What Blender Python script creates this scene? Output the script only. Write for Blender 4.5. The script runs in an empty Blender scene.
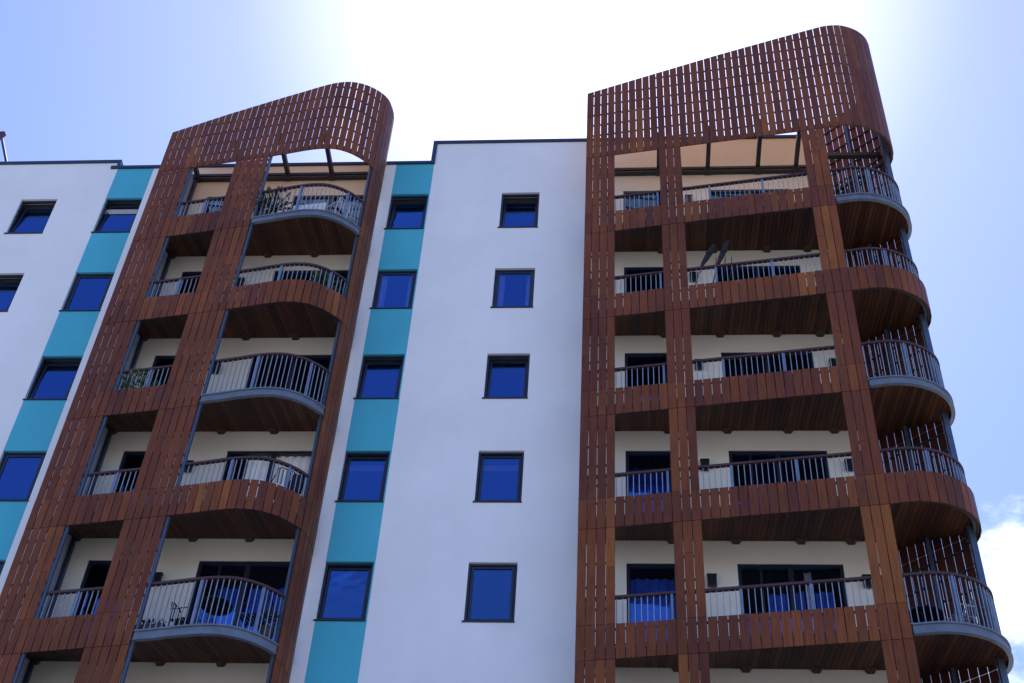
import bpy, math, random
from mathutils import Vector, Matrix
random.seed(7)
C = bpy.context.scene.collection
RAD = math.radians
H = 2.9                      # storey height
WY = 22.4                    # plane of the rendered wall
GZ = -1.6                    # street level (camera eye is the origin)
def F(k): return 29.0 - H*k  # balcony floor of row k, counted from the top
def BT(k): return F(k) + 0.455   # top and bottom of the timber belts
def BB(k): return F(k) - 0.265
def HEAD(k): return 28.755 - H*(k-1)

# ---------------------------------------------------------------- materials
def nt(name):
    m = bpy.data.materials.new(name); m.use_nodes = True
    t = m.node_tree; t.nodes.clear()
    out = t.nodes.new('ShaderNodeOutputMaterial')
    return m, t, out
def principled(t, out, col=(.5,.5,.5), rough=.5, metal=0., spec=.5):
    b = t.nodes.new('ShaderNodeBsdfPrincipled')
    b.inputs['Base Color'].default_value = (*col, 1); b.inputs['Roughness'].default_value = rough
    b.inputs['Metallic'].default_value = metal; b.inputs['Specular IOR Level'].default_value = spec
    t.links.new(b.outputs[0], out.inputs[0]); return b
def coords(t, scale=(1,1,1)):
    g = t.nodes.new('ShaderNodeNewGeometry'); mp = t.nodes.new('ShaderNodeMapping')
    mp.inputs['Scale'].default_value = scale
    t.links.new(g.outputs['Position'], mp.inputs['Vector']); return mp.outputs[0]
def noise(t, vec, scale, detail=4, rough=.6):
    n = t.nodes.new('ShaderNodeTexNoise'); n.inputs['Scale'].default_value = scale
    n.inputs['Detail'].default_value = detail; n.inputs['Roughness'].default_value = rough
    t.links.new(vec, n.inputs['Vector']); return n.outputs['Fac']
def ramp(t, fac, stops):
    r = t.nodes.new('ShaderNodeValToRGB'); e = r.color_ramp.elements
    e[0].position, e[0].color = stops[0][0], (*stops[0][1], 1)
    e[1].position, e[1].color = stops[-1][0], (*stops[-1][1], 1)
    for p, c in stops[1:-1]:
        x = e.new(p); x.color = (*c, 1)
    t.links.new(fac, r.inputs[0]); return r.outputs[0]
def bump(t, b, h, strength=.2, dist=.01):
    n = t.nodes.new('ShaderNodeBump'); n.inputs['Strength'].default_value = strength
    n.inputs['Distance'].default_value = dist
    t.links.new(h, n.inputs['Height']); t.links.new(n.outputs[0], b.inputs['Normal'])
def mixmul(t, a, b, fac=1.):
    m = t.nodes.new('ShaderNodeMix'); m.data_type = 'RGBA'; m.blend_type = 'MULTIPLY'
    m.inputs[0].default_value = fac
    t.links.new(a, m.inputs[6]); t.links.new(b, m.inputs[7]); return m.outputs[2]

def render_mat(name, c, var=.06):
    m, t, out = nt(name); b = principled(t, out, c, .9, 0, .2)
    v = coords(t); n1 = noise(t, v, .5, 5); vs = coords(t, (2.2, 2.2, .22)); n2 = noise(t, vs, 1.4, 5)
    lo = tuple(x*(1-var) for x in c); hi = tuple(min(1, x*(1+var*.6)) for x in c)
    c1 = ramp(t, n1, [(.3, lo), (.7, hi)])
    c2 = ramp(t, n2, [(.32, (.98,.98,.975)), (.55, (1,1,1))])
    t.links.new(mixmul(t, c1, c2), b.inputs['Base Color'])
    bump(t, b, noise(t, v, 90, 3), .25, .004); return m
def plain(name, c, rough=.5, metal=0, spec=.5, var=.12, sc=6):
    m, t, out = nt(name); b = principled(t, out, c, rough, metal, spec)
    n1 = noise(t, coords(t), sc, 4)
    t.links.new(ramp(t, n1, [(.3, tuple(x*(1-var) for x in c)), (.7, tuple(min(1,x*(1+var)) for x in c))]), b.inputs['Base Color'])
    return m
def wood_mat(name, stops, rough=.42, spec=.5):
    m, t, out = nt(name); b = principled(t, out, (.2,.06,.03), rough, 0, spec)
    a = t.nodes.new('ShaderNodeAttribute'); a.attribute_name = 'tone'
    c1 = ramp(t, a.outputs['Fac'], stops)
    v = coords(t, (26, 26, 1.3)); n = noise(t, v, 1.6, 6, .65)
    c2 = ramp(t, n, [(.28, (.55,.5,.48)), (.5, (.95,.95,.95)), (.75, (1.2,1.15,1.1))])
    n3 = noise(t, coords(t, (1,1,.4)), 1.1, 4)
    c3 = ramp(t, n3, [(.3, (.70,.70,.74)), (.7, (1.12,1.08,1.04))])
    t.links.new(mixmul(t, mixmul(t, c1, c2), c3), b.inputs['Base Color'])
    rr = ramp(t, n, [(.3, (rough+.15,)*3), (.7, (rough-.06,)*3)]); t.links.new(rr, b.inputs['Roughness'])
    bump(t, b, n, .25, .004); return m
M = {}
M['white'] = render_mat('white_render', (.83, .83, .83))
M['bounce_tinted'] = render_mat('bounce_tinted_render', (.86, .81, .70))  # white render with warm bounce from the timber put into its colour
M['teal'] = render_mat('teal_render', (.085, .46, .58), .08)
WOODSTOPS = [(0, (.115,.034,.018)), (.3, (.165,.048,.019)), (.6, (.20,.060,.018)), (.8, (.24,.073,.019)), (.93,(.31,.108,.024)), (1, (.13,.038,.025))]
M['wood'] = wood_mat('iroko_boards', WOODSTOPS, .46, .22)
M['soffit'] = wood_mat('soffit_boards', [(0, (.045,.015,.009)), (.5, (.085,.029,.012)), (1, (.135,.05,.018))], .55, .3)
M['back'] = wood_mat('shaded_screen_boards', [(0, (.05,.014,.012)), (.5, (.08,.022,.014)), (1, (.12,.035,.018))], .5, .3)  # same timber, with the screen's shadow worked into a darker colour
M['reflector'] = wood_mat('reflector_boards', [(0, (.48,.27,.14)), (.5, (.55,.32,.17)), (1, (.62,.38,.21))], .6, .2)  # pale inner boards, added to throw warm sunlight back at the wall
M['rail_wood'] = plain('handrail_timber', (.06,.024,.018), .4)
M['steel'] = plain('galvanised_steel', (.17,.23,.33), .42, .35, .5, .15, 9)
M['post'] = plain('painted_post', (.085,.12,.18), .4, .3)
M['fascia'] = plain('painted_steel_edge', (.15,.18,.225), .45, .2, .5, .18, 5)
M['dark_steel'] = plain('dark_steel', (.045,.045,.05), .5, .3)
M['bar'] = plain('railing_steel', (.33,.37,.43), .38, .45, .5, .15, 9)
M['frame'] = plain('window_frame', (.018,.024,.045), .35, 0, .5)
M['coping'] = plain('coping_metal', (.03,.045,.09), .4, .2)
M['lamp'] = plain('lamp_housing', (.015,.017,.022), .4)
M['black'] = plain('black_fabric', (.010,.010,.012), .8)
M['black_metal'] = plain('black_metal', (.02,.02,.024), .4, .3)
M['pot'] = plain('terracotta', (.06,.05,.05), .7)
M['curtain'] = plain('curtain_cloth', (.92,.93,.95), .9, 0, .1)
M['reflection_blue'] = plain('painted_reflection_sheet', (.10,.24,.85), .8, 0, .1)  # flat blue standing in for sky reflected in the door glass
M['blind'] = plain('blind_cloth', (.45,.45,.42), .9, 0, .1)
M['white_paint'] = plain('white_paint', (.75,.75,.75), .4)
M['interior'] = plain('interior_paint', (.16,.15,.14), .9, 0, .2)
M['concrete'] = plain('paving', (.27,.265,.25), .9, 0, .3, .2, .6)
M['asphalt'] = plain('asphalt', (.055,.055,.057), .9, 0, .3, .25, 3)
M['kerb'] = plain('kerb_stone', (.3,.3,.29), .85)
M['roof'] = plain('roof_felt', (.12,.12,.13), .9)
M['grey_panel'] = plain('grey_panel', (.42,.46,.52), .5)
M['red'] = plain('red_paint', (.07,.012,.02), .4)
def leafmat(name, c):
    m, t, out = nt(name); b = principled(t, out, c, .5, 0, .4)
    n = noise(t, coords(t), 14, 3)
    t.links.new(ramp(t, n, [(.3, tuple(x*.6 for x in c)), (.7, tuple(x*1.5 for x in c))]), b.inputs['Base Color'])
    return m
M['leaf'] = leafmat('leaf_green', (.05,.09,.025))
M['leaf_dark'] = leafmat('leaf_dark', (.02,.035,.018))
def glassmat():
    m, t, out = nt('blue_tinted_glass')
    tr = t.nodes.new('ShaderNodeBsdfTransparent'); tr.inputs[0].default_value = (.92,.95,.99,1)
    gl = t.nodes.new('ShaderNodeBsdfGlossy'); gl.inputs['Roughness'].default_value = .012
    gl.inputs[0].default_value = (.20,.44,.92,1)
    lw = t.nodes.new('ShaderNodeLayerWeight'); lw.inputs[0].default_value = .35
    mr = t.nodes.new('ShaderNodeMapRange'); mr.inputs[4].default_value = .8
    oi = t.nodes.new('ShaderNodeObjectInfo'); mr2 = t.nodes.new('ShaderNodeMapRange'); mr2.inputs[3].default_value = .12; mr2.inputs[4].default_value = .25
    t.links.new(oi.outputs['Random'], mr2.inputs[0]); t.links.new(mr2.outputs[0], mr.inputs[3])
    t.links.new(lw.outputs['Fresnel'], mr.inputs[0])
    n = noise(t, coords(t), 1.3, 2)
    bp = t.nodes.new('ShaderNodeBump'); bp.inputs['Strength'].default_value = .25; bp.inputs['Distance'].default_value = .02
    t.links.new(n, bp.inputs['Height']); t.links.new(bp.outputs[0], gl.inputs['Normal'])
    mx = t.nodes.new('ShaderNodeMixShader')
    t.links.new(mr.outputs[0], mx.inputs[0]); t.links.new(tr.outputs[0], mx.inputs[1]); t.links.new(gl.outputs[0], mx.inputs[2])
    t.links.new(mx.outputs[0], out.inputs[0]); return m
M['glass'] = glassmat()

# ---------------------------------------------------------------- mesh builder
class MB:
    def __init__(s): s.v = []; s.f = []; s.t = []
    def hexa(s, p, tone=.5):               # p: 8 points, bottom ring then top ring (ccw from above)
        n = len(s.v); s.v += [tuple(q) for q in p]
        for a in ((3,2,1,0),(4,5,6,7),(0,1,5,4),(1,2,6,5),(2,3,7,6),(3,0,4,7)):
            s.f.append(tuple(n+i for i in a)); s.t.append(tone)
    def box(s, x0, x1, y0, y1, z0, z1, tone=.5):
        s.hexa([(x0,y0,z0),(x1,y0,z0),(x1,y1,z0),(x0,y1,z0),(x0,y0,z1),(x1,y0,z1),(x1,y1,z1),(x0,y1,z1)], tone)
    def quad(s, a, b, c, d, tone=.5):
        n = len(s.v); s.v += [tuple(a),tuple(b),tuple(c),tuple(d)]; s.f.append((n,n+1,n+2,n+3)); s.t.append(tone)
    def tube(s, pts, r, n=8, tone=.5, r2=None):
        pts = [Vector(p) for p in pts]; rings = []
        for i, p in enumerate(pts):
            d = (pts[min(i+1, len(pts)-1)] - pts[max(i-1, 0)]).normalized()
            a = d.cross(Vector((0,0,1)));
            if a.length < .05: a = d.cross(Vector((0,1,0)))
            a.normalize(); b = d.cross(a)
            rr = r if r2 is None else r + (r2-r)*i/(len(pts)-1)
            base = len(s.v)
            for j in range(n):
                w = 2*math.pi*j/n; s.v.append(tuple(p + rr*(math.cos(w)*a + math.sin(w)*b)))
            rings.append(base)
        for i in range(len(rings)-1):
            for j in range(n):
                a, b = rings[i], rings[i+1]; k = (j+1) % n
                s.f.append((a+j, b+j, b+k, a+k)); s.t.append(tone)
        s.f.append(tuple(rings[0]+j for j in range(n))); s.t.append(tone)
        s.f.append(tuple(rings[-1]+n-1-j for j in range(n))); s.t.append(tone)
    def lathe(s, prof, cx=0, cy=0, n=20):
        base = len(s.v)
        for r, z in prof:
            for j in range(n):
                w = 2*math.pi*j/n; s.v.append((cx+r*math.cos(w), cy+r*math.sin(w), z))
        for i in range(len(prof)-1):
            for j in range(n):
                k = (j+1) % n
                s.f.append((base+i*n+j, base+i*n+k, base+(i+1)*n+k, base+(i+1)*n+j)); s.t.append(.5)
        s.f.append(tuple(base+n-1-j for j in range(n))); s.t.append(.5)
        s.f.append(tuple(base+(len(prof)-1)*n+j for j in range(n))); s.t.append(.5)
    def build(s, name, mat, parent=None, smooth=False):
        me = bpy.data.meshes.new(name); me.from_pydata(s.v, [], s.f); me.materials.append(mat)
        at = me.attributes.new('tone', 'FLOAT', 'FACE'); at.data.foreach_set('value', s.t)
        if smooth: me.polygons.foreach_set('use_smooth', [True]*len(me.polygons))
        me.update()
        o = bpy.data.objects.new(name, me); C.objects.link(o)
        if parent is not None:
            o.parent = parent
            if parent.type == 'EMPTY' and parent.get('world_parts'): o.location = -parent.location
        return o
def tag(o, label=None, cat=None, group=None, kind=None):
    if label: o['label'] = label
    if cat: o['category'] = cat
    if group: o['group'] = group
    if kind: o['kind'] = kind
    return o
def thing(name, label, cat, loc, rz=0, group=None, world=False):
    o = bpy.data.objects.new(name, None); C.objects.link(o); o.location = loc; o.rotation_euler = (0,0,rz)
    o.empty_display_size = .3
    if world: o['world_parts'] = 1
    return tag(o, label, cat, group)

# ---------------------------------------------------------------- plan curves
def spline(pts, n=10):
    out = []
    P = [Vector((2*pts[0][0]-pts[1][0], 2*pts[0][1]-pts[1][1]))] + [Vector(p) for p in pts] + [Vector((2*pts[-1][0]-pts[-2][0], 2*pts[-1][1]-pts[-2][1]))]
    for i in range(1, len(P)-2):
        a, b, c, d = P[i-1:i+3]
        for j in range(n):
            t = j/n
            out.append(.5*((2*b) + (c-a)*t + (2*a-5*b+4*c-d)*t*t + (3*b-a-3*c+d)*t**3))
    out.append(P[-2]); return out
class Path:
    def __init__(s, pts):
        s.p = pts; s.s = [0.]
        for a, b in zip(pts, pts[1:]): s.s.append(s.s[-1] + (b-a).length)
        s.L = s.s[-1]
    def at(s, t):
        t = max(0, min(s.L, t)); lo, hi = 0, len(s.s)-1
        while hi-lo > 1:
            m = (lo+hi)//2
            if s.s[m] <= t: lo = m
            else: hi = m
        a, b = s.p[lo], s.p[hi]; u = (t-s.s[lo])/max(1e-9, s.s[hi]-s.s[lo])
        return a.lerp(b, u)
    def tan(s, t):
        d = s.at(t+.04) - s.at(t-.04); return d.normalized()
    def inn(s, t, off):                    # point moved off metres to the inside (towards the building)
        d = s.tan(t); return s.at(t) + Vector((-d.y, d.x))*off
    def s_of_x(s, x):                      # first arc length where the path passes x
        for i in range(len(s.p)-1):
            a, b = s.p[i], s.p[i+1]
            if a.x <= x <= b.x and b.x > a.x: return s.s[i] + (x-a.x)/(b.x-a.x)*(s.s[i+1]-s.s[i])
        return 0
    def ys(s, x):
        r = []
        for a, b in zip(s.p, s.p[1:]):
            if (a.x-x)*(b.x-x) <= 0 and a.x != b.x: r.append(a.y + (x-a.x)/(b.x-a.x)*(b.y-a.y))
        return r
def sweep(mb, path, s0, s1, off0, off1, z0, z1, step=.12, zf=None, tone=.5):
    n = max(1, int((s1-s0)/step)); 
    for i in range(n):
        a, b = s0+(s1-s0)*i/n, s0+(s1-s0)*(i+1)/n
        pa, pb, pc, pd = path.inn(a,off0), path.inn(b,off0), path.inn(b,off1), path.inn(a,off1)
        mb.hexa([(pa.x,pa.y,z0),(pb.x,pb.y,z0),(pc.x,pc.y,z0),(pd.x,pd.y,z0),(pa.x,pa.y,z1),(pb.x,pb.y,z1),(pc.x,pc.y,z1),(pd.x,pd.y,z1)], tone)

PR = Path([Vector((-.85,21.368))] + spline([(4.70,20.595),(4.95,20.555),(5.35,20.50),(5.75,20.545),(6.12,20.70),(6.38,20.915),(6.53,21.16),(6.59,21.42),(6.57,21.66),(6.46,21.86),(6.28,22.02)])[0:] + [Vector((4.99,23.05))])
PL = Path([Vector((-11.57,21.412))] + spline([(-8.75,20.995),(-8.2,20.90),(-7.75,20.815),(-7.33,20.765),(-6.95,20.79),(-6.6,20.93),(-6.3,21.16),(-6.10,21.42),(-6.02,21.70),(-6.00,22.0),(-6.06,22.36)]))

# ---------------------------------------------------------------- apartment building
bld = thing('apartment_building', 'white rendered apartment block with teal window strips behind both timber balcony towers', 'building', (-6, WY, GZ), 0, None, True)
ROWS = range(1, 7)
WIN = {  # column: x0, width, {row: (tilt degrees, extra)}
 'W': (-2.985, .952, {1:(9,''),2:(0,'sides'),3:(5.5,''),4:(1.5,'blind'),5:(0,''),6:(0,'')}),
 'B': (-5.80, .955, {1:(8,''),2:(0,'sides'),3:(6,''),4:(3,'blind'),5:(2.5,''),6:(0,'')}),
 'C': (-13.203, .962, {1:(7,'half'),2:(0,''),3:(6,''),4:(0,''),5:(0,''),6:(0,'')}),
 'D': (-15.445, .955, {1:(8,''),2:(8,''),3:(0,''),4:(0,''),5:(0,''),6:(0,'')}),
}
WH = 1.383
DOORS = [(.065, .975), (2.18, 2.0), (-10.56, .975), (-8.32, 2.0)]
DH = 2.16
holes = []
for c, (x, w, d) in WIN.items():
    for r in d: holes.append((x, x+w, HEAD(r)-WH, HEAD(r)))
for x, w in DOORS:
    for r in ROWS: holes.append((x, x+w, HEAD(r)-DH, HEAD(r)))
strips = [(-5.80, -4.815), (-13.215, -12.24)]
bounce_tinted = [(-11.45, -6.12), (-.72, 4.99)]
TA, TB, TC = 30.25, 29.99, 30.86
def top_z(x): return TA if x < -13.25 else (TB if x < -4.815 else TC)
xs = sorted(set([-21, -13.25, -4.815, 4.99] + [h for a in holes for h in a[:2]] + [h for a in strips+bounce_tinted for h in a]))
zs = sorted(set([GZ, TB, TA, TC, HEAD(6)-DH-.6] + [h for a in holes for h in a[2:]]))
mbs = {k: MB() for k in ('white','bounce_tinted','teal0','teal1')}
ztop_teal = TB
for i in range(len(xs)-1):
    x0, x1 = xs[i], xs[i+1]
    if x1-x0 < 1e-4: continue
    xm = (x0+x1)/2
    for j in range(len(zs)-1):
        z0, z1 = zs[j], zs[j+1]; zm = (z0+z1)/2
        if zm > top_z(xm): continue
        if any(a < xm < b and c < zm < d for a, b, c, d in holes): continue
        key = 'white'
        for n, (a, b) in enumerate(strips):
            if a < xm < b: key = 'teal%d' % n
        for a, b in bounce_tinted:
            if a < xm < b and zm<29.5+5: key = 'bounce_tinted'
        mbs[key].quad((x0,WY,z0),(x1,WY,z0),(x1,WY,z1),(x0,WY,z1))
RV = .055
for a, b, c, d in holes:                      # reveals
    xm = (a+b)/2; key = 'white'
    for q0, q1 in bounce_tinted:
        if q0 < xm < q1: key = 'bounce_tinted'
    m = mbs[key]
    m.quad((a,WY,c),(a,WY+RV+.12,c),(a,WY+RV+.12,d),(a,WY,d)); m.quad((b,WY,c),(b,WY,d),(b,WY+RV+.12,d),(b,WY+RV+.12,c))
    tt = 'teal0' if -5.9 < xm < -4.8 else 'teal1' if -13.3 < xm < -12.2 else key
    mbs[tt].quad((a,WY,d),(a,WY+RV+.12,d),(b,WY+RV+.12,d),(b,WY,d)); m.quad((a,WY,c),(b,WY,c),(b,WY+RV+.12,c),(a,WY+RV+.12,c))
# inner face, right gable, rear
m = mbs['white']
m.quad((4.99,WY,GZ),(4.99,40,GZ),(4.99,40,TC),(4.99,WY,TC))
m.quad((4.99,40,GZ),(-21,40,GZ),(-21,40,TA),(4.99,40,TC))
m.quad((-21,40,GZ),(-21,WY,GZ),(-21,WY,TA),(-21,40,TA))
m.quad((-4.815,WY,TB),(-4.815,WY+.35,TB),(-4.815,WY+.35,TC),(-4.815,WY,TC))
m.build('rendered_wall', M['white'], bld)
mbs['bounce_tinted'].build('bounce_tinted_wall', M['bounce_tinted'], bld)
mbs['teal0'].build('teal_panel', M['teal'], bld); mbs['teal1'].build('teal_panel', M['teal'], bld)
r = MB(); r.box(-20.95,-4.9,WY+.35,39.9,29.6,29.75); r.box(-4.85,4.94,WY+.35,39.9,30.4,30.55)
r.box(-20.95,-4.9,WY+.26,WY+.35,29.2,29.95); r.box(-4.85,4.94,WY+.26,WY+.35,29.2,30.8)
r.build('roof', M['roof'], bld)
c = MB()
CW = .09
c.box(-21,-13.25+.07,WY-.05,WY+.4,TA,TA+CW); c.box(-13.25-.0,-13.25+.07,WY-.05,WY+.4,TB+CW+.003,TA)
c.box(-13.40,-4.815-.09,WY-.05-.003,WY+.4,TB,TB+CW)
c.box(-4.815-.09,-4.815+.015,WY-.05,WY+.4,TB,TC); c.box(-4.815-.09,5.05,WY-.053,WY+.4,TC,TC+CW)
c.build('coping', M['coping'], bld)
it = MB()
it.quad((-21,27,GZ),(4.9,27,GZ),(4.9,27,30),(-21,27,30))
for k in range(1, 8):
    it.box(-20.9,4.9,WY+.3,27,HEAD(k)+.06,HEAD(k)+.2)
for x in (-14.3,-12.0,-9.2,-6.0,-4.5,-1.2,1.6): it.box(x-.05,x+.05,WY+.3,27,11,29.4)
it.build('interior', M['interior'], bld)

def frame_mb(m, x0, x1, z0, z1, y0, y1, t):
    m.box(x0,x0+t,y0,y1,z0,z1); m.box(x1-t,x1,y0,y1,z0,z1)
    m.box(x0+t,x1-t,y0+.002,y1-.002,z0,z0+t); m.box(x0+t,x1-t,y0+.002,y1-.002,z1-t,z1)
for cname, (x, w, d) in WIN.items():
    for row, (tilt, extra) in d.items():
        z1 = HEAD(row); z0 = z1-WH; y = WY+RV
        m = MB(); frame_mb(m, x+.003, x+w-.003, z0+.003, z1-.003, y, y+.07, .042)
        fr = m.build('window', M['frame'], bld)
        s = MB(); s.box(x-.03, x+w+.008, WY-.03, WY+RV+.02, z0-.022, z0+.006); s.build('sill', M['frame'], fr)
        # sash with pane, hinged at its foot
        sx0, sx1, sz0, sz1 = x+.058, x+w-.058, z0+.058, z1-.058
        m = MB(); frame_mb(m, 0, sx1-sx0, 0, sz1-sz0, 0, .05, .05); sa = m.build('sash', M['frame'], fr)
        sa.location = (sx0, y+.012, sz0); sa.rotation_euler = (RAD(-tilt), 0, 0)
        g = MB(); g.box(.05, sx1-sx0-.05, .02, .026, .05, sz1-sz0-.05); pa = g.build('pane', M['glass'], fr)
        pa.location = sa.location; pa.rotation_euler = sa.rotation_euler
        where = {'W':'between the towers','B':'in the right teal strip','C':'in the left teal strip','D':'in the leftmost column'}[cname]
        nth = {1:'top',2:'second',3:'third',4:'fourth',5:'fifth'}.get(row)
        def curtain(a, b, zz0, label, cat='curtain', mat='curtain', name='curtain', yy=None, z1=z1):
            yy = yy or y+.13; n = max(6, int((b-a)/.02)); m = MB()
            for i in range(n):
                u0, u1 = a+(b-a)*i/n, a+(b-a)*(i+1)/n
                f0, f1 = .018*math.sin(i*1.25), .018*math.sin((i+1)*1.25)
                if name == 'blind': f0 = f1 = 0
                m.hexa([(u0,yy+f0,zz0),(u1,yy+f1,zz0),(u1,yy+f1+.004,zz0),(u0,yy+f0+.004,zz0),(u0,yy+f0,z1),(u1,yy+f1,z1),(u1,yy+f1+.004,z1),(u0,yy+f0+.004,z1)])
            tag(m.build(name, M[mat], None), label, cat, 'curtains and blinds in the windows')
        if extra == 'sides':
            curtain(x+.03, x+.24, z0-.1, 'pale left side curtain in the second window down, '+where)
            curtain(x+w-.20, x+w-.01, z0-.1, 'pale right side curtain in the second window down, '+where)
        if extra in ('blind', 'half'):
            dz = .40 if extra == 'blind' else .42
            curtain(x+.02, x+w-.02, z1-dz, 'pale rolled blind, %s window %s' % (nth, where), 'blind', 'blind', 'blind', None, z1-(.25 if extra == 'blind' else .24))
for di, (x, w) in enumerate(DOORS):
    for row in ROWS:
        z1 = HEAD(row); z0 = z1-DH; y = WY+.014
        m = MB(); frame_mb(m, x+.003, x+w-.003, z0+.003, z1-.003, y, y+.08, .065)
        if w > 1.5: m.box(x+w/2-.05, x+w/2+.05, y+.004, y+.076, z0+.07, z1-.07); m.box(x+w*.22-.02, x+w*.22+.02, y+.006, y+.074, z0+.07, z1-.07)
        fr = m.build('balcony_door', M['frame'], bld)
        edges = [x+.065, x+w*.22-.02, x+w*.22+.02, x+w/2-.05, x+w/2+.05, x+w-.065] if w > 1.5 else [x+.065, x+w-.065]
        for a, b in zip(edges[::2], edges[1::2]):
            if row == 4 and di == 3 and a > -8: continue      # slid open, the curtains hang free
            g = MB(); g.box(a, b, y+.035, y+.043, z0+.065, z1-.065); g.build('pane', M['glass'], fr)
def drape(a, b, row, label, yy=WY+.22, mat='curtain', top=.03):
    z1 = HEAD(row)-top; z0 = HEAD(row)-DH; n = int((b-a)/.025); m = MB()
    for i in range(n):
        u0, u1 = a+(b-a)*i/n, a+(b-a)*(i+1)/n
        f0, f1 = .03*math.sin(i*.9), .03*math.sin((i+1)*.9)
        m.hexa([(u0,yy+f0,z0),(u1,yy+f1,z0),(u1,yy+f1+.004,z0),(u0,yy+f0+.004,z0),(u0,yy+f0,z1),(u1,yy+f1,z1),(u1,yy+f1+.004,z1),(u0,yy+f0+.004,z1)])
    tag(m.build('curtain', M[mat]), label, 'curtain', 'curtains and blinds in the windows')  # the blue ones are added sheets carrying reflected sky colour
drape(-7.86, -7.37, 4, 'pleated pale curtain, left half of the wide fourth row door, left tower', yy=WY+.13)
drape(-7.28, -6.40, 4, 'pleated pale curtain, right half of the wide fourth row door, left tower', yy=WY+.13)
drape(2.72, 3.13, 5, 'blue sky-reflection sheet left of the middle bar in the wide fifth row door, right tower', mat='reflection_blue', top=.55)
drape(3.23, 3.42, 5, 'narrow blue sky-reflection sheet right of the middle bar, wide fifth row door, right tower', mat='reflection_blue', top=.5)
drape(3.45, 3.58, 5, 'narrow white curtain edge in the wide fifth row door, right tower')
drape(3.62, 3.95, 5, 'blue sky-reflection sheet at the right of the wide fifth row door, right tower', mat='reflection_blue', top=.5)
drape(2.72, 3.13, 4, 'blue sky-reflection sheet left of the middle bar in the wide fourth row door, right tower', mat='reflection_blue', top=.7)
drape(3.23, 3.90, 4, 'blue sky-reflection sheet right of the middle bar in the wide fourth row door, right tower', mat='reflection_blue', top=.72)
drape(.14, .98, 4, 'blue sky-reflection sheet filling the narrow fourth row door, right tower', mat='reflection_blue', top=.3)
drape(.14, .98, 5, 'blue sky-reflection sheet filling the narrow fifth row door, right tower', mat='reflection_blue', top=.22)
drape(-7.88, -7.36, 5, 'blue sky-reflection sheet, left half of the wide fifth row door, left tower', mat='reflection_blue', top=.5)
drape(-7.26, -6.38, 5, 'blue sky-reflection sheet, right half of the wide fifth row door, left tower', mat='reflection_blue', top=.5)
drape(-9.95, -9.65, 4, 'pale curtain in the narrow fourth row door, left tower')

# ---------------------------------------------------------------- timber towers
def board(mb, path, s, w, z0, z1, th=.018, off=0., zt=None, tone=None):
    p, d = path.at(s), path.tan(s); nrm = Vector((-d.y, d.x))
    a = p - d*w/2 + nrm*off; b = p + d*w/2 + nrm*off; c_ = b + nrm*th; e = a + nrm*th
    za, zb = (z1, z1) if zt is None else zt
    tone = random.random() if tone is None else tone
    mb.hexa([(a.x,a.y,z0),(b.x,b.y,z0),(c_.x,c_.y,z0),(e.x,e.y,z0),(a.x,a.y,za),(b.x,b.y,zb),(c_.x,c_.y,zb),(e.x,e.y,za)], tone)
    return a, b
def interp(tab, x):
    if x <= tab[0][0]: return tab[0][1]
    for (a, b), (c_, d) in zip(tab, tab[1:]):
        if x <= c_: return b + (d-b)*(x-a)/(c_-a)
    return tab[-1][1]
def soffit_and_deck(path, k, x0, x1, bal, right):
    so, de = MB(), MB(); w = .093; x = x0; tone_seed = random.random
    fz = F(k)
    while x < x1-.02:
        xa, xb = x+.004, min(x+w-.004, x1); x += w
        ya, yb = path.ys(xa), path.ys(xb)
        if not ya or not yb: continue
        fa, fb = min(ya)+.06, min(yb)+.06
        ba = WY-.005 if xa < 5.0 else max(ya)-.06
        bb_ = WY-.005 if xb < 5.0 else max(yb)-.06
        if right is False: ba = min(WY-.005, ba); bb_ = min(WY-.005, bb_)
        if ba-fa < .05 or bb_-fb < .05: continue
        def zz(y, f, b, xx):
            return fz-.17 + (.44*(y-f)/(WY-f) if xx < 5.0 else .235*(y-f))
        z = [zz(fa,fa,ba,xa), zz(fb,fb,bb_,xb), zz(bb_,fb,bb_,xb), zz(ba,fa,ba,xa)]
        pts = [(xa,fa),(xb,fb),(xb,bb_),(xa,ba)]
        so.hexa([(q[0],q[1],h) for q, h in zip(pts, z)] + [(q[0],q[1],h+.018) for q, h in zip(pts, z)], tone_seed())
        pts2 = [(xa-.004,fa),(xb+.004,fb),(xb+.004,bb_),(xa-.004,ba)]
        de.hexa([(q[0],q[1],h+.022) for q, h in zip(pts2, z)] + [(q[0],q[1],h+.19) for q, h in zip(pts2, z)])
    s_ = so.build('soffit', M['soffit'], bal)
    d_ = de.build('floor_slab', M['dark_steel'], bal)
    return s_, d_

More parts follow.
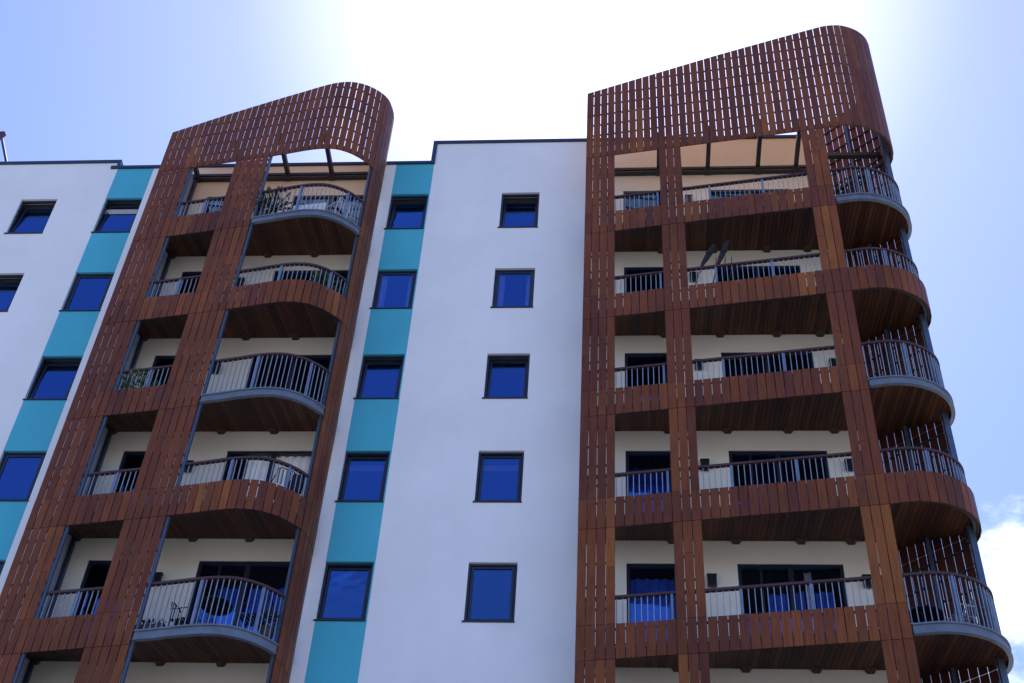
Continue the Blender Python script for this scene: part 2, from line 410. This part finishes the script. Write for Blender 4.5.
_tb = {}
def tone_for(key, i):
    k = (key, i//4)
    if k not in _tb: _tb[k] = random.random()
    return .08 + .86*(.42*_tb[k] + .58*random.random())
def post(mb, path, s, off, w=.09, z0=GZ, z1=29.3):
    p, d = path.at(s), path.tan(s); n = Vector((-d.y, d.x)); c = p + n*off
    q = [c-d*w/2, c+d*w/2, c+d*w/2+n*w, c-d*w/2+n*w]
    mb.hexa([(v.x,v.y,z0) for v in q] + [(v.x,v.y,z1) for v in q])
KS = range(1, 8)
def tower(label, path, xb, nb, cols, right, crowntab, crown_bottom, beams, loc):
    root = thing('timber_balcony_tower', label, 'balcony tower', loc, 0, None, True)
    pitch = path.s_of_x(xb)/nb; bw = pitch-(.015 if right else .019)
    n_all = int((path.L-.01)/pitch)
    if right: i_end = next(i for i in range(n_all) if path.at((i+.5)*pitch).y > 21.80)       # the back screen starts here
    else:
        i_end = n_all
        iR = next(i for i in range(n_all) if i*pitch > path.s_of_x(-6.33) and path.at(i*pitch).y > 21.30)
        cols = cols + [(iR, n_all)]
    def ctop(p): return 31.9 if (right and p.x > 4.9 and p.y > 21.84) else interp(crowntab, p.x)
    for ci, (i0, i1) in enumerate(cols):
        m = MB()
        for i in range(i0, i1):
            s = (i+.5)*pitch
            for k in KS:
                zb = BT(k)+.012; zt = (crown_bottom if k == 1 else BB(k-1))-.012; key = (right, ci, k)
                if random.random() < .3:
                    zc = zb+(zt-zb)*random.uniform(.3, .7)
                    board(m, path, s, bw, zb, zc-.004, tone=tone_for(key, i)); board(m, path, s, bw, zc+.004, zt, tone=tone_for(key, i))
                else: board(m, path, s, bw, zb, zt, tone=tone_for(key, i))
            board(m, path, s, bw, GZ+.1, BB(7)-.012)
        for k in list(KS):
            for zf in (.15, .38, .62, .85):
                zz = BT(k)+(H-.72)*zf; sweep(m, path, i0*pitch+.01, min(i1*pitch, path.L)-.01, .024, .05, zz, zz+.05, tone=0)
        m.build('timber_column', M['wood'], root)
    for k in KS:
        if k % 2 == 0: runs = [(0, i_end)]
        elif right: runs = [(0, cols[-1][1])]
        else: runs = [(0, cols[1][1]), (cols[2][0], n_all)]
        for a, b in runs:
            m = MB()
            for i in range(a, b): board(m, path, (i+.5)*pitch, bw, BB(k), BT(k), off=-.004, tone=tone_for((right, 'b', k), i))
            sa, sb = a*pitch+.02, min(b*pitch, path.L)-.02
            bt = m.build('timber_belt', M['wood'], root)
            for o0, o1, z0, z1 in ((.024,.055,BB(k)+.06,BB(k)+.10),(.024,.055,BT(k)-.11,BT(k)-.07)) + (((.07,.13,F(k)-.19,F(k)+.01),) if b-a > 6 else ()):
                rl = MB(); sweep(rl, path, sa, sb, o0, o1, z0, z1); rl.build('carrier_rail', M['dark_steel'], bt)
    m, ln = MB(), MB()
    for i in range(n_all):
        s = (i+.5)*pitch; a, b = path.at(s-bw/2), path.at(s+bw/2)
        za, zb = ctop(a), ctop(b); mid = (crown_bottom+(za+zb)/2)/2+.3
        board(m, path, s, bw, crown_bottom, mid-.008, off=-.004, tone=tone_for((right,'c'), i)); board(m, path, s, bw, mid+.008, 0, off=-.004, zt=(za, zb), tone=tone_for((right,'c2'), i))
        if path.at(s).y < 21.5: board(ln, path, s, bw-.012, crown_bottom+.01, 0, th=.006, off=.0185, zt=(za-.01, zb-.01), tone=random.random())
    cs = m.build('crown_screen', M['wood'], root)
    ln.build('crown_reflector', M['reflector'], cs)  # unseen bounce surface added behind the front crown
    n = int(path.L/.12); z = crown_bottom+.04
    while z < 33.3:
        rl = MB()
        for i in range(n):
            a, b = path.L*i/n, path.L*(i+1)/n
            if min(ctop(path.at(a)), ctop(path.at(b))) < z+.12: continue
            sweep(rl, path, a, b, .024, .05, z, z+.045)
        z += .44
        if rl.v: rl.build('crown_rail', M['dark_steel'], cs)
    m = MB(); sweep(m, path, .02, path.L-.05, .05, .12, crown_bottom+.16, crown_bottom+.25); m.build('ring_beam', M['dark_steel'], root)
    for x in beams:
        y0 = min(path.ys(x))+.08
        m = MB(); m.box(x-.05, x+.05, y0, WY-.002, 29.42, 29.56); m.box(x-.08, x+.08, WY-.2, WY-.002, 29.34, 29.42)
        m.build('roof_beam', M['dark_steel'], root)
    x0, x1 = (-.7, 4.95) if right else (-11.4, -6.12)
    m = MB(); m.box(x0, x1, WY-.09, WY-.003, 29.52, 29.60); m.box(x0, x1, WY-.13, WY-.004, 29.36, 29.40); m.build('wall_beam', M['dark_steel'], root)
    # steel posts behind the timber
    ps = []
    if right:
        for i in (3.5, 11.5, 30.5): ps.append((i*pitch, .06))
        ps += [(path.s_of_x(5.6), .16)] if False else []
        sN = next(j*.02 for j in range(900) if path.at(j*.02).x > 6.5 and path.at(j*.02).y > 21.5)
        ps += [(sN, .10), (sN+1.1, .14)]
    else:
        ps = [(5*pitch+.02, .04), (12.2*pitch, .1), (17*pitch+.02, .04), (iR*pitch+.02, .05)]
    for s, off in ps:
        m = MB(); post(m, path, s, off, .11 if (right and s == sN) else .06, GZ, 28.7 if s < path.s_of_x(xb)+.3 or not right else 31.6); m.build('steel_post', M['post'], root)
    if right:                                         # slatted screen closing the back of the nose
        m, rl = MB(), MB()
        for i in range(i_end, n_all):
            s = (i+.5)*pitch
            for k in KS:
                zt = (crown_bottom if k == 1 else F(k-1)-.02)
                board(m, path, s, bw+.004, F(k)-.02+.014, zt-.0, tone=tone_for('back', i))
            board(m, path, s, bw-.01, GZ, F(7)-.05)
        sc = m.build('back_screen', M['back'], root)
        for k in KS:
            for q in (.35, .8, 1.25, 1.7, 2.15, 2.6):
                rl = MB(); sweep(rl, path, i_end*pitch, path.L-.02, .024, .05, F(k)+q, F(k)+q+.04); rl.build('screen_rail', M['dark_steel'], sc)
    else:
        m = MB(); m.box(-11.03, -11.0, 21.47, WY-.01, GZ, 29.3); m.build('side_panel', M['grey_panel'], root)
        m = MB(); m.box(-10.99, -10.92, WY-.14, WY-.04, GZ, 29.3); m.build('wall_post', M['coping'], root)
    if right: m = MB(); m.box(4.995, 6.40, 21.76, 21.88, 29.24, 29.36); m.build('cross_beam', M['dark_steel'], root)
    # balconies
    for k in KS:
        slab_type = k % 2 == 1
        xe0, xe1 = (-.80, 6.58) if right else (-11.40, -5.96)
        so, de = MB(), MB(); w = .093; x = xe0; fz = F(k)
        while x < xe1-.02:
            xa, xc = x+.004, min(x+w-.004, xe1); x += w
            ya, yc = path.ys(xa), path.ys(xc)
            if not ya or not yc: continue
            fa, fc = min(ya)+.05, min(yc)+.05
            ba = WY-.005 if (xa < 5.0 or not right) else max(ya)-.05
            bc = WY-.005 if (xc < 5.0 or not right) else max(yc)-.05
            if not right and len(ya) > 1: ba = max(ya)-.03
            if not right and len(yc) > 1: bc = max(yc)-.03
            if ba-fa < .05 or bc-fc < .05: continue
            zz = (lambda y, f: fz-.17+.47*(y-f)/(WY-f)) if xa < 5.0 else (lambda y, f: fz-.17+.25*(y-f))
            pts = [(xa,fa),(xc,fc),(xc,bc),(xa,ba)]; z = [zz(fa,fa),zz(fc,fc),zz(bc,fc),zz(ba,fa)]
            so.hexa([(q[0],q[1],h) for q, h in zip(pts, z)]+[(q[0],q[1],h+.018) for q, h in zip(pts, z)], random.random())
            pts = [(xa-.004,fa),(xc+.004,fc),(xc+.004,bc),(xa-.004,ba)]
            de.hexa([(q[0],q[1],h+.022) for q, h in zip(pts, z)]+[(q[0],q[1],h+.17) for q, h in zip(pts, z)])
        bal = de.build('balcony', M['dark_steel'], root)
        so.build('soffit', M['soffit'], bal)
        for x in beams:
            y1 = WY-.004; lm = MB(); lm.hexa([(x-.06,y1-.16,fz+.225),(x+.06,y1-.16,fz+.225),(x+.06,y1,fz+.215),(x-.06,y1,fz+.215),(x-.10,y1-.24,fz+.28),(x+.10,y1-.24,fz+.28),(x+.10,y1,fz+.28),(x-.10,y1,fz+.28)]); lm.build('soffit_bracket', M['rail_wood'], bal)
        s_end = (i_end-.3)*pitch if right else iR*pitch-.02
        if slab_type:
            s0 = cols[-1][1]*pitch+.02 if right else cols[1][1]*pitch+.03
            m = MB(); sweep(m, path, s0, s_end, 0, .012, fz-.185, fz+.0, .07); sweep(m, path, s0, s_end, -.03, .05, fz-.02, fz+.012, .07); sweep(m, path, s0, s_end, -.03, .05, fz-.20, fz-.175, .07)
            m.build('fascia', M['fascia'], bal)
        m = MB(); sb = .05
        off = .10
        while sb < s_end:
            p, d = path.inn(sb, off), path.tan(sb); nn = Vector((-d.y, d.x))
            q = [p-d*.0075-nn*.010, p+d*.0075-nn*.010, p+d*.0075+nn*.010, p-d*.0075+nn*.010]
            m.hexa([(v.x,v.y,fz+.07) for v in q]+[(v.x,v.y,fz+1.06) for v in q]); sb += .112
        sweep(m, path, .04, s_end, off-.018, off+.018, fz+.065, fz+.085, .1)
        m.build('railing', M['bar'], bal)
        sb = (.5 if right else .35)
        while sb < s_end:
            m = MB()
            p, d = path.inn(sb, off), path.tan(sb); nn = Vector((-d.y, d.x))
            q = [p-d*.021-nn*.03, p+d*.021-nn*.03, p+d*.021+nn*.03, p-d*.021+nn*.03]
            m.hexa([(v.x,v.y,fz) for v in q]+[(v.x,v.y,fz+1.055) for v in q]); sb += 1.22
            m.build('railing_post', M['steel'], bal)
        m = MB(); sweep(m, path, .03, s_end, off-.035, off+.035, fz+1.062, fz+1.115, .08); m.build('handrail', M['rail_wood'], bal)
    return root
XR, XL = 4.83, -8.66
RT = tower('tall right hand timber slatted balcony tower with a rounded nose against the sky', PR, XR, 32, [(0,4),(10,13),(29,32)], True,
    [(-.85,31.54),(2.6,32.52),(4.69,33.04),(5.73,33.23),(6.6,33.32)], 28.748, [.96,2.19,3.44,4.39], (2.5,21.5,GZ))
LT = tower('lower left hand timber slatted balcony tower with a curved crown between two teal strips', PL, XL, 17, [(0,5),(12,17)], False,
    [(-11.57,30.2),(-10.1,30.68),(-8.69,31.08),(-7.25,31.38),(-6.0,31.6)], 28.52, [-10.94,-9.75,-8.56,-7.41], (-9,21.6,GZ))

# ---------------------------------------------------------------- wall lamps on the balconies
NTH = {1:'top',2:'second',3:'third',4:'fourth',5:'fifth',6:'sixth'}
def wall_lamp(x, z, label):
    o = thing('wall_lamp', label, 'wall lamp', (x, WY, z), 0, 'box lamps on the balcony walls')
    m = MB(); m.box(-.05,.05,-.03,-.002,-.08,.08); m.build('bracket', M['lamp'], o)
    m = MB(); m.box(-.085,.085,-.10,-.03,-.125,.125); m.box(-.095,.095,-.11,-.015,.125,.14); m.build('lamp_housing', M['lamp'], o)
for k in range(1, 7):
    z = F(k)+2.2
    wall_lamp(4.58, z, 'dark box lamp at the right end of the %s row balcony wall, right tower' % NTH[k])
    wall_lamp(1.68, z, 'dark box lamp beside the middle column, %s row, right tower' % NTH[k])
    wall_lamp(-9.05, z-.05, 'dark box lamp left of the wide door, %s row balcony of the left tower' % NTH[k])

# ---------------------------------------------------------------- things standing on the balconies
def deck_z(k, x, y):
    path = PR if x > -2 else PL
    f = min(path.ys(x))+.05
    return F(k)+ (.47*(y-f)/(WY-f) if x < 5 else .25*(y-f))
def table(x, y, k, label, r=.3, h=.72):
    o = thing('bistro_table', label, 'table', (x, y, deck_z(k,x,y)))
    m = MB(); m.lathe([(r,h-.02),(r,h),(r*.98,h+.008)], n=28); m.build('table_top', M['black_metal'], o)
    for j in range(3):
        a = 2*math.pi*j/3; m = MB(); m.tube([(.22*math.cos(a),.22*math.sin(a),0),(.03*math.cos(a),.03*math.sin(a),h*.55),(.16*math.cos(a),.16*math.sin(a),h-.02)], .011); m.build('leg', M['black_metal'], o)
def chair(x, y, k, rz, label, mat='black_metal', group=None):
    o = thing('balcony_chair', label, 'chair', (x, y, deck_z(k,x,y)), RAD(rz), group)
    m = MB()
    for j in range(7): m.box(-.2,.2,-.2+j*.058,-.2+j*.058+.04,.43,.445)
    m.build('seat', M[mat], o)
    m = MB(); m.tube([(-.19,.2,.44),(-.19,.26,.84),(-.12,.27,.88),(.12,.27,.88),(.19,.26,.84),(.19,.2,.44)], .012)
    for j in range(5): m.box(-.16+j*.075,-.14+j*.075,.235,.245,.5,.87)
    m.build('backrest', M[mat], o)
    for sx in (-1, 1):
        for sy in (-1, 1):
            m = MB(); m.tube([(sx*.19,sy*.19,.44),(sx*.21,sy*.24,0)], .012); m.build('leg', M[mat], o)
        m = MB(); m.tube([(sx*.2,-.2,.44),(sx*.22,-.18,.64),(sx*.22,.24,.66)], .011); m.build('armrest', M[mat], o)
def leaves(m, cx, cy, cz, rx, ry, rz_, n, l, seed):
    rr = random.Random(seed)
    for _ in range(n):
        while True:
            p = Vector((rr.uniform(-1,1), rr.uniform(-1,1), rr.uniform(-1,1)))
            if p.length < 1 and p.length > .25: break
        c = Vector((cx+p.x*rx, cy+p.y*ry, cz+p.z*rz_)); d = (p+Vector((rr.uniform(-.6,.6),rr.uniform(-.6,.6),rr.uniform(-.2,.8)))).normalized()
        w = d.cross(Vector((rr.uniform(-1,1),rr.uniform(-1,1),rr.uniform(-1,1)))).normalized()
        ll = l*rr.uniform(.6,1.3); ww = ll*.2
        m.quad(c, c+d*ll*.5+w*ww, c+d*ll, c+d*ll*.5-w*ww, rr.random())
def plant(x, y, k, h, r, label, mat='leaf', seed=1, n=260, spiky=False):
    o = thing('potted_plant', label, 'plant', (x, y, deck_z(k,x,y)), 0, 'potted plants on the balconies')
    m = MB(); m.lathe([(.10,0),(.14,.24),(.155,.25),(.155,.28),(.13,.28),(.12,.22)]); m.build('pot', M['pot'], o)
    m = MB(); rr = random.Random(seed)
    for j in range(7):
        a = rr.uniform(0, 6.28); m.tube([(0,0,.25),(r*.4*math.cos(a),r*.4*math.sin(a),h*.6),(r*.8*math.cos(a),r*.8*math.sin(a),h*rr.uniform(.75,1))], .008, 5)
    m.build('stem', M['leaf_dark'], o)
    m = MB()
    if spiky:
        for j in range(26):
            a = rr.uniform(0, 6.28); q = rr.uniform(.3, 1); d = Vector((math.cos(a)*q, math.sin(a)*q, 1.3-q)).normalized(); wv = d.cross(Vector((0,0,1))).normalized()*.022
            b = Vector((0,0,h*.5)); L_ = h*rr.uniform(.4,.6)
            m.quad(b-wv, b+wv, b+d*L_*.6+wv, b+d*L_*.6-wv); m.quad(b+d*L_*.6-wv, b+d*L_*.6+wv, b+d*L_+Vector((0,0,-.06)), b+d*L_+Vector((0,0,-.062)))
    leaves(m, 0, 0, (h+.3)/2+.05, r, r, (h-.25)/2, n, .13, seed); m.build('foliage', M[mat], o)
# row five, left tower
table(-7.45, 21.5, 5, 'round black bistro table on the fifth row balcony of the left tower', .3, .74)
chair(-6.72, 21.45, 5, -100, 'black metal armchair right of the bistro table on the left tower')
chair(-8.05, 21.75, 5, 75, 'black metal chair left of the bistro table on the left tower')
plant(-6.42, 21.5, 5, .5, .18, 'low potted plant at the right end of the fifth row left tower balcony', 'leaf_dark', 4, 120)
def planter(x, y, k, label, l=.55):
    o = thing('planter_box', label, 'planter', (x, y, deck_z(k,x,y)), RAD(-8))
    m = MB(); m.box(-l/2,l/2,-.09,.09,0,.16); m.box(-l/2-.01,l/2+.01,-.1,.1,.16,.18); m.build('trough', M['pot'], o)
    m = MB(); leaves(m, 0, 0, .22, l/2, .09, .08, 110, .08, 9); m.build('foliage', M['leaf_dark'], o)
planter(-8.45, 21.2, 5, 'long dark planter box at the left foot of the fifth row railing, left tower')
# row four, left tower: a dark folded chair leaning at the railing and a small round table
chair(-6.68, 21.36, 4, -150, 'dark folding chair behind the curved fourth row railing of the left tower', 'black')
bp = thing('sling_cushion', 'dark cushion propped upright at the right end of the fourth row left tower balcony', 'cushion', (-6.46, 21.45, F(4)+.72), RAD(-15))
m = MB(); m.hexa([(-.17,-.03,0),(.17,-.03,-.05),(.17,.05,-.05),(-.17,.05,0),(-.08,.02,.5),(.19,.02,.42),(.19,.08,.42),(-.08,.08,.5)]); m.build('cushion_pad', M['black'], bp)
# row three, left tower
ar = thing('round_mat', 'pale grey round dish standing against the wall on the third row left tower balcony', 'dish', (-8.62, 22.1, deck_z(3,-8.62,22.1)), 0)
m = MB(); m.lathe([(.02,-.03),(.4,-.01),(.42,.0),(.4,.012),(.05,-.01)], n=30); q = m.build('dish', M['grey_panel'], ar); q.rotation_euler = (RAD(78),0,0); q.location = (0,0,.44)
plant(-10.35, 21.55, 3, 1.0, .3, 'leafy potted plant in the third row gap of the left tower', 'leaf', 11, 300)
plant(-9.95, 21.75, 3, .75, .22, 'shorter potted plant right of the leafy one in the third row gap, left tower', 'leaf', 12, 180)
tb = thing('laundry_bag', 'white sheet bundled over a stand in the third row gap of the left tower', 'bundle', (-10.1, 21.8, deck_z(3,-10.1,21.8)))
m = MB(); m.lathe([(.16,0),(.22,.15),(.2,.45),(.13,.62),(.16,.72),(.05,.78)], n=12); m.build('sheet', M['white_paint'], tb, True)
# row two, left tower
plant(-6.75, 21.6, 2, 1.25, .36, 'tall bright green potted plant at the right of the second row left tower balcony', 'leaf', 21, 420)
# row one, left tower
plant(-8.35, 21.35, 1, 1.25, .38, 'tall dark spiky plant on the top row balcony of the left tower', 'leaf_dark', 31, 260, True)
plant(-8.52, 21.25, 1, .7, .22, 'short dark plant left of the spiky plant on the top left tower balcony', 'leaf_dark', 32, 160)
def cloth_table(x, y, k, w, d, label):
    o = thing('dining_table', label, 'table', (x, y, deck_z(k,x,y)), RAD(-6))
    m = MB(); m.box(-w/2,w/2,-d/2,d/2,.72,.75); m.build('table_top', M['white_paint'], o)
    m = MB(); m.box(-w/2-.01,w/2+.01,-d/2-.012,-d/2-.005,.42,.755); m.build('table_cover', M['white_paint'], o)
    for sx in (-1,1):
        for sy in (-1,1): m = MB(); m.box(sx*(w/2-.05)-.02,sx*(w/2-.05)+.02,sy*(d/2-.05)-.02,sy*(d/2-.05)+.02,0,.72); m.build('leg', M['white_paint'], o)
cloth_table(-7.45, 21.6, 1, .8, .45, 'white table with a pale cover on the top row balcony of the left tower')
chair(-6.85, 21.5, 1, -120, 'white garden chair right of the white table on the top left tower balcony', 'white_paint')
chair(-6.5, 21.75, 1, -150, 'white garden chair at the right end of the top left tower balcony', 'white_paint')
# right tower nose
table(5.25, 21.3, 5, 'round low table on the fifth row nose balcony of the right tower', .34, .5)
chair(5.85, 21.35, 5, -70, 'metal armchair on the fifth row nose balcony of the right tower', 'bar')
chair(5.6, 21.5, 1, -60, 'metal armchair on the top row nose balcony of the right tower', 'bar')
# black folded parasols leaning out over the second row railing of the right tower
def parasol(x, y, k, dx, z1, label):
    o = thing('folded_parasol', label, 'parasol', (x, y, deck_z(k,x,y)), 0, 'folded parasols at the second row railing')
    a = Vector((dx,0,0)); zb = F(2)+1.15-deck_z(k,x,y)
    m = MB(); m.tube([(0,.12,.05),(0,.08,.5),(dx*.2,0,zb*.8),(dx*.5,-.02,zb)], .012); m.build('pole', M['black_metal'], o)
    m = MB(); p0 = Vector((dx*.3,-.02,zb-.05)); p1 = Vector((dx,-.04,z1))
    pts = [p0.lerp(p1, t) for t in (0,.15,.4,.7,.9,1)]
    for (q0, q1), (r0, r1) in zip(zip(pts, pts[1:]), ((.02,.04),(.04,.06),(.06,.07),(.07,.05),(.05,.02))): m.tube([q0, q1], r0, 10, .5, r1)
    m.build('canopy', M['black'], o)
    m = MB(); m.tube([p0.lerp(p1,.55)+Vector((-.06,-.07,0)), p0.lerp(p1,.5)+Vector((.07,-.08,.02))], .02, 6); m.build('strap', M['black'], o)
parasol(1.60, 21.12, 2, .50, 1.86, 'left one of two black folded parasols leaning over the second row railing, right tower')
parasol(1.98, 21.10, 2, .42, 1.93, 'right one of two black folded parasols leaning over the second row railing, right tower')
wr = thing('wire_stand', 'thin black bent wire stand behind the second row railing of the right tower', 'stand', (2.0, 21.25, deck_z(2,2.0,21.25)))
m = MB()
for x in (-.12, .08, .22): m.tube([(x,0,0),(x,0,.55),(x+.04,0,.66),(x+.14,0,.66),(x+.2,-.05,1.0),(x+.24,-.08,1.45)], .009, 6)
m.build('wire_frame', M['black_metal'], wr)

# mast on the roof, cut by the left edge of the picture
ma = thing('roof_mast', 'dark slanting mast with a reddish cap on the roof edge at the far left', 'mast', (-16.39, WY+.1, 30.41))
m = MB(); m.tube([(0,0,0),(-.48,0,1.12)], .04, 8); m.build('pole', M['coping'], ma)
m = MB(); m.hexa([(-1.1,-.05,1.0),(-.68,-.05,1.12),(-.68,.1,1.12),(-1.1,.1,1.0),(-1.1,-.05,1.42),(-.50,-.05,1.46),(-.50,.1,1.46),(-1.1,.1,1.42)]); m.build('cap', M['red'], ma)

# ---------------------------------------------------------------- ground
m = MB(); m.quad((-600,-600,GZ-.15),(600,-600,GZ-.15),(600,600,GZ-.15),(-600,600,GZ-.15)); tag(m.build('ground', M['concrete']), kind='structure')
m = MB(); m.quad((-300,-9,GZ-.146),(300,-9,GZ-.146),(300,-1,GZ-.146),(-300,-1,GZ-.146)); tag(m.build('road', M['asphalt']), kind='structure')
m = MB(); m.box(-300,300,-.78,WY+.1,GZ-.14,GZ); tag(m.build('pavement', M['concrete']), kind='structure')
m = MB(); m.box(-300,300,-.96,-.785,GZ-.14,GZ+.002); tag(m.build('kerb', M['kerb']), kind='structure')

# ---------------------------------------------------------------- camera
f_px = 1443.2543
Rv = Vector((0.99710874, 0.05686422, 0.05040455)); Uv = Vector((0.00610326, -0.72111198, 0.69279164)); Fv = Vector((-0.07574238, 0.69048097, 0.71937412))
cam = bpy.data.cameras.new('camera'); co = bpy.data.objects.new('camera', cam); C.objects.link(co)
co.matrix_world = Matrix(((Rv.x,Uv.x,-Fv.x,0),(Rv.y,Uv.y,-Fv.y,0),(Rv.z,Uv.z,-Fv.z,0),(0,0,0,1)))
cam.sensor_width = 36; cam.lens = f_px*36/1024; cam.clip_end = 3000; cam.clip_start = .1
bpy.context.scene.camera = co

# ---------------------------------------------------------------- light
EL, AZ = RAD(60.5), RAD(-1.5)           # azimuth measured from +Y towards +X
w = bpy.data.worlds.new('World'); bpy.context.scene.world = w; w.use_nodes = True
t = w.node_tree; t.nodes.clear()
out = t.nodes.new('ShaderNodeOutputWorld'); bg = t.nodes.new('ShaderNodeBackground')
sky = t.nodes.new('ShaderNodeTexSky'); sky.sky_type = 'NISHITA'; sky.sun_disc = False
sky.sun_elevation = EL; sky.sun_rotation = AZ; sky.air_density = 1.0; sky.dust_density = 0.4; sky.ozone_density = 4.5
bg.inputs['Strength'].default_value = .13
tc = t.nodes.new('ShaderNodeTexCoord'); mp = t.nodes.new('ShaderNodeMapping'); mp.inputs['Scale'].default_value = (1,1,2.2)
t.links.new(tc.outputs['Generated'], mp.inputs[0])
n1 = t.nodes.new('ShaderNodeTexNoise'); n1.inputs['Scale'].default_value = 3.6; n1.inputs['Detail'].default_value = 9; n1.inputs['Roughness'].default_value = .6
t.links.new(mp.outputs[0], n1.inputs['Vector'])
acc = None
for dv, c0, amp in (((.2529,.7700,.5858), .9980, 1.), ((.2418,.7984,.5514), .9976, 1.), ((.2512,.7505,.6113), .9989, .8), ((.1815,.5714,.8003), .9993, .42), ((.2016,.6543,.7288), .9994, .45)):
    dp = t.nodes.new('ShaderNodeVectorMath'); dp.operation = 'DOT_PRODUCT'; dp.inputs[1].default_value = Vector(dv).normalized()
    nz = t.nodes.new('ShaderNodeVectorMath'); nz.operation = 'NORMALIZE'; t.links.new(tc.outputs['Generated'], nz.inputs[0]); t.links.new(nz.outputs[0], dp.inputs[0])
    mr = t.nodes.new('ShaderNodeMapRange'); mr.interpolation_type = 'SMOOTHSTEP'; mr.inputs[1].default_value = c0; mr.inputs[2].default_value = 1.0-(1-c0)*.05; mr.inputs[4].default_value = amp
    t.links.new(dp.outputs['Value'], mr.inputs[0])
    if acc is None: acc = mr.outputs[0]
    else:
        mxx = t.nodes.new('ShaderNodeMath'); mxx.operation = 'MAXIMUM'; t.links.new(acc, mxx.inputs[0]); t.links.new(mr.outputs[0], mxx.inputs[1]); acc = mxx.outputs[0]
n1.inputs['Scale'].default_value = 13; n1.inputs['Roughness'].default_value = .66
ml = t.nodes.new('ShaderNodeMath'); ml.operation = 'MULTIPLY'; t.links.new(acc, ml.inputs[0]); t.links.new(n1.outputs['Fac'], ml.inputs[1])
cr = t.nodes.new('ShaderNodeMapRange'); cr.interpolation_type = 'SMOOTHSTEP'; cr.inputs[1].default_value = .33; cr.inputs[2].default_value = .60; cr.inputs[4].default_value = .7; t.links.new(ml.outputs[0], cr.inputs[0])
mx = t.nodes.new('ShaderNodeMix'); mx.data_type = 'RGBA'; mx.inputs[7].default_value = (9,9.3,10,1)
t.links.new(cr.outputs[0], mx.inputs[0]); tint = t.nodes.new('ShaderNodeMix'); tint.data_type = 'RGBA'; tint.blend_type = 'MULTIPLY'; tint.inputs[0].default_value = 1; tint.inputs[7].default_value = (.92,.92,1.20,1)
t.links.new(sky.outputs[0], tint.inputs[6]); t.links.new(tint.outputs[2], mx.inputs[6]); 
sd = Vector((math.sin(AZ)*math.cos(EL), math.cos(AZ)*math.cos(EL), math.sin(EL)))
nz = t.nodes.new('ShaderNodeVectorMath'); nz.operation = 'NORMALIZE'; t.links.new(tc.outputs['Generated'], nz.inputs[0])
dp = t.nodes.new('ShaderNodeVectorMath'); dp.operation = 'DOT_PRODUCT'; dp.inputs[1].default_value = sd; t.links.new(nz.outputs[0], dp.inputs[0])
ar_ = t.nodes.new('ShaderNodeMapRange'); ar_.interpolation_type = 'SMOOTHSTEP'; ar_.inputs[1].default_value = math.cos(RAD(14.5)); ar_.inputs[2].default_value = math.cos(RAD(2)); t.links.new(dp.outputs['Value'], ar_.inputs[0])
ga = t.nodes.new('ShaderNodeMix'); ga.data_type = 'RGBA'; ga.blend_type = 'ADD'; ga.inputs[7].default_value = (2.1,1.95,1.75,1)
t.links.new(ar_.outputs[0], ga.inputs[0]); t.links.new(mx.outputs[2], ga.inputs[6]); t.links.new(ga.outputs[2], bg.inputs[0]); t.links.new(bg.outputs[0], out.inputs[0])
sun = bpy.data.lights.new('sun', 'SUN'); sun.energy = 4.8; sun.angle = RAD(.5); sun.color = (1,.95,.87)
so = bpy.data.objects.new('sun', sun); C.objects.link(so)
d = Vector((math.sin(AZ)*math.cos(EL), math.cos(AZ)*math.cos(EL), math.sin(EL)))
so.rotation_euler = d.to_track_quat('Z', 'Y').to_euler()

sc = bpy.context.scene
sc.render.engine = 'CYCLES'; sc.cycles.max_bounces = 8; sc.cycles.transparent_max_bounces = 12
vs = sc.view_settings; vs.view_transform = 'Standard'; vs.look = 'None'; vs.gamma = 1; vs.exposure = 0.72; vs.use_curve_mapping = False
